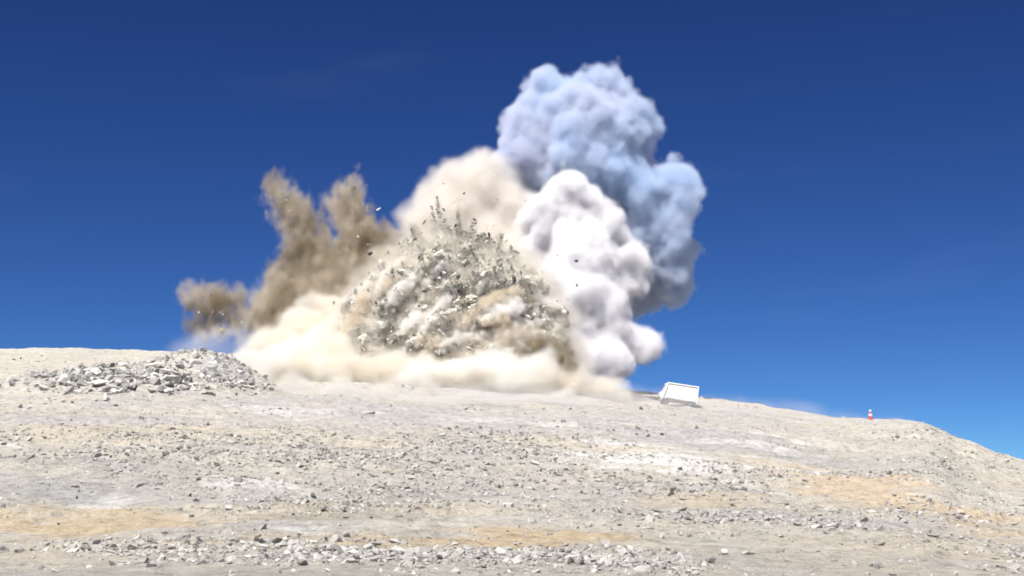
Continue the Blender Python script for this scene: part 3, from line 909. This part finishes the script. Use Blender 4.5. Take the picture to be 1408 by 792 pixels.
smoke("dust_swirl", "tan dust swirl low on the right of the rock burst", "dust cloud",
      [(706, 470, 22, 151), (740, 478, 26, 151), (768, 493, 22, 150), (722, 498, 22, 149), (782, 508, 15, 149), (690, 450, 18, 152)],
      C_BROWN, V_BROWN, seed=16, core_in=0.9, disp=((2.0, 2.4), (0.9, 0.9)), fill=JET)

# ------------------------------------------------------------------ small things on the crest
def plain_mat(name, color, rough=0.5, metal=0.0):
    m, n, l = new_mat(name)
    out = n.new("ShaderNodeOutputMaterial"); b = n.new("ShaderNodeBsdfPrincipled")
    b.inputs["Roughness"].default_value = rough; b.inputs["Metallic"].default_value = metal
    r = ramp(n, [(0.3, tuple(c * 0.88 for c in color)), (0.7, color)])
    l.new(noise_tex(n, l, coords(n, l), 3.0, 5, 0.6), r.inputs[0])
    l.new(r.outputs[0], b.inputs["Base Color"]); l.new(b.outputs[0], out.inputs["Surface"])
    return m

def prism(name, prof, y0, y1, mat, parent, bevel=0.06):
    """Side profile (x, z) pushed through from y0 to y1."""
    bm = bmesh.new()
    a = [bm.verts.new((x, y0, z)) for x, z in prof]; b = [bm.verts.new((x, y1, z)) for x, z in prof]
    bm.faces.new(a); bm.faces.new(b[::-1])
    k = len(prof)
    for i in range(k):
        bm.faces.new((a[i], b[i], b[(i + 1) % k], a[(i + 1) % k]))
    bmesh.ops.recalc_face_normals(bm, faces=bm.faces)
    if bevel:
        bmesh.ops.bevel(bm, geom=list(bm.edges), offset=bevel, segments=2, profile=0.5, affect='EDGES')
    me = bpy.data.meshes.new(name); bm.to_mesh(me); bm.free()
    return link(name, me, parent, mat)

def lathe(name, prof, mat, parent, axis='Z', seg=24):
    V, T = [], []
    k = len(prof)
    for i in range(seg):
        a = 2 * math.pi * i / seg
        for r, z in prof:
            V.append((r * math.cos(a), r * math.sin(a), z) if axis == 'Z' else (r * math.cos(a), z, r * math.sin(a)))
    for i in range(seg):
        for j in range(k - 1):
            i2 = (i + 1) % seg
            T.append((i * k + j, i2 * k + j, i2 * k + j + 1, i * k + j + 1))
    return link(name, mesh_from(name, V, T, True), parent, mat)

def van():
    white = plain_mat("white_paint", (0.82, 0.82, 0.80), 0.4)
    panel = plain_mat("bright_panel", (0.86, 0.85, 0.82), 0.55)
    glass = plain_mat("dusty_glass", (0.40, 0.41, 0.42), 0.25)
    dark = plain_mat("dark_underside", (0.10, 0.10, 0.10), 0.8)
    rubber = plain_mat("tyre_rubber", (0.05, 0.05, 0.05), 0.85)
    steel = plain_mat("wheel_steel", (0.55, 0.55, 0.56), 0.45, 0.6)
    h = smooth_hit(930, 558)
    root = bpy.data.objects.new("parked_van", None); col.objects.link(root)
    root.location = h + Vector((0, 0, -0.08))
    root.rotation_euler = (0, math.radians(8.0), math.radians(6))
    k = mpp(h.y) * 52 / 4.5
    root.scale = (k, k, k)
    tag(root, "white boxy van parked at the crest, half hidden by dust", "van")
    # nose to the left (-x)
    prism("body", [(-2.2, 0.45), (2.2, 0.45), (2.2, 2.45), (-1.55, 2.45), (-2.0, 1.45), (-2.25, 1.3)], -0.8, 0.8, white, root, 0.08)
    prism("roof", [(-1.62, 2.452), (2.28, 2.452), (2.28, 2.62), (-1.5, 2.62)], -0.97, 0.97, white, root, 0.07)
    for x0, x1 in ((-1.60, -1.42), (2.08, 2.26)):
        prism("pillar", [(x0 - (0.5 if x0 < 0 else 0), 0.6), (x1 - (0.5 if x0 < 0 else 0), 0.6), (x1, 2.45), (x0, 2.45)], -0.95, -0.78, white, root, 0.03)
    sp = prism("side_panel", [(-1.62, 0.72), (2.04, 0.72), (2.04, 2.36), (-1.38, 2.36)], -0.92, -0.79, panel, root, 0.06)
    prism("panel_rib", [(0.3, 0.8), (0.38, 0.8), (0.38, 2.28), (0.3, 2.28)], -0.95, -0.921, white, sp, 0.01)
    prism("sill", [(-1.9, 0.42), (2.1, 0.42), (2.1, 0.62), (-1.9, 0.62)], -0.93, -0.805, dark, root, 0.02)
    wsc = prism("windscreen", [(-2.01, 1.5), (-1.97, 1.5), (-1.58, 2.36), (-1.62, 2.36)], -0.7, 0.7, glass, root, 0.01)
    d = prism("door", [(-1.4, 0.8), (-0.55, 0.8), (-0.55, 2.2), (-1.25, 2.2)], -0.945, -0.921, white, root, 0.008)
    prism("handle", [(-0.8, 1.4), (-0.66, 1.4), (-0.66, 1.44), (-0.8, 1.44)], -0.97, -0.946, dark, d, 0.005)
    prism("bumper", [(-2.42, 0.5), (-2.2, 0.5), (-2.2, 0.75), (-2.42, 0.75)], -0.85, 0.85, dark, root, 0.04)
    for y in (-0.6, 0.6):
        prism("headlight", [(-2.30, 1.0), (-2.2, 1.0), (-2.2, 1.2), (-2.29, 1.2)], y - 0.14, y + 0.14, glass, root, 0.01)
    for x in (-1.45, 1.45):
        for y in (-0.72, 0.72):
            w = bpy.data.objects.new("wheel", None); col.objects.link(w); w.parent = root; w.location = (x, y, 0.38)
            lathe("tyre", [(0.22, -0.11), (0.36, -0.11), (0.38, -0.06), (0.38, 0.06), (0.36, 0.11), (0.22, 0.11), (0.22, -0.11)], rubber, w, 'Y')
            lathe("rim", [(0.0, -0.08), (0.08, -0.09), (0.2, -0.07), (0.219, -0.1), (0.219, 0.1), (0.0, 0.08)], steel, w, 'Y')
van()

def marker():
    red = plain_mat("red_plastic", (0.62, 0.05, 0.06), 0.5)
    wh = plain_mat("white_band", (0.85, 0.83, 0.85), 0.4)
    h = smooth_hit(1197, 577)
    root = bpy.data.objects.new("marker_post", None); col.objects.link(root); root.location = h + Vector((0, 0, -0.05))
    k = mpp(h.y) * 0.85
    tag(root, "small red and white marker standing on the right crest", "marker")
    lathe("base", [(0.0, 0.0), (4.6 * k, 0.0), (4.6 * k, 1.0 * k), (0.0, 1.001 * k)], red, root)
    lathe("body", [(3.2 * k, 1.0 * k), (2.6 * k, 11 * k), (0.0, 11.01 * k)], red, root)
    lathe("reflective_band", [(3.05 * k, 6.0 * k), (3.0 * k, 9.0 * k)], wh, root)
    lathe("lamp_cap", [(1.0 * k, 11.0 * k), (1.0 * k, 13 * k), (2.0 * k, 13.2 * k), (2.0 * k, 15 * k), (0.0, 16 * k)], wh, root)
marker()

# ------------------------------------------------------------------ drifting dust along the crest
def drift(name, label, blobs, mat, voxel=0.7):
    V, T, off = [], [], 0
    v, f = ICO
    org = np.array(at(blobs[0][0], blobs[0][1], blobs[0][4]))
    for px, row, rx, rz, y in blobs:
        c = np.array(at(px, row, y)) - org; k = mpp(y)
        V.append(v * np.array([rx * k, rx * k * 0.5, rz * k]) + c); T.append(f + off); off += len(v)
    o = link(name, mesh_from(name, np.vstack(V), np.vstack(T), True), None, mat)
    o.location = org
    finish_puff(o, voxel, ((1.2, 3.0),))
    fill_smoke(o, mat, 0.4, soft=0.9, amp=0.7, scale=0.2, stretch=(0.4, 0.4, 1.0), thin=0.6, pad=1.5)
    tag(o, label, "dust", kind="stuff")
V_DRIFT = mat_smoke_volume("drifting_dust", (0.94, 0.90, 0.88), 0.16)
V_MIST = mat_smoke_volume("white_dust_mist", (0.95, 0.93, 0.92), 0.28)
V_LOW = mat_smoke_volume("low_grey_dust", (0.96, 0.94, 0.91), 0.30)
drift("crest_dust", "thin pale dust drifting along the right crest",
      [(865, 545, 44, 20, 154), (905, 554, 50, 16, 150), (955, 556, 50, 14, 146), (1010, 559, 60, 15, 150), (1080, 567, 64, 15, 155), (1150, 577, 56, 13, 149), (1220, 582, 44, 11, 146)], V_DRIFT)
drift("van_dust", "low dust hanging round the base of the white van",
      [(902, 557, 24, 13, 153), (930, 561, 28, 11, 150), (958, 561, 22, 9, 147)], V_MIST, 0.4)
drift("ground_dust", "thin grey dust spreading over the slope in front of the blast",
      [(360, 536, 60, 18, 128), (430, 543, 80, 17, 126), (520, 548, 90, 17, 124), (640, 551, 100, 17, 126), (760, 551, 90, 17, 132), (845, 549, 60, 15, 142)], V_LOW)
drift("crest_mist", "white dust mist over the crest between rubble heap and blast",
      [(255, 476, 34, 18, 136), (295, 474, 46, 28, 138), (335, 492, 46, 40, 138), (308, 508, 44, 26, 122), (275, 498, 36, 20, 120)], V_MIST)
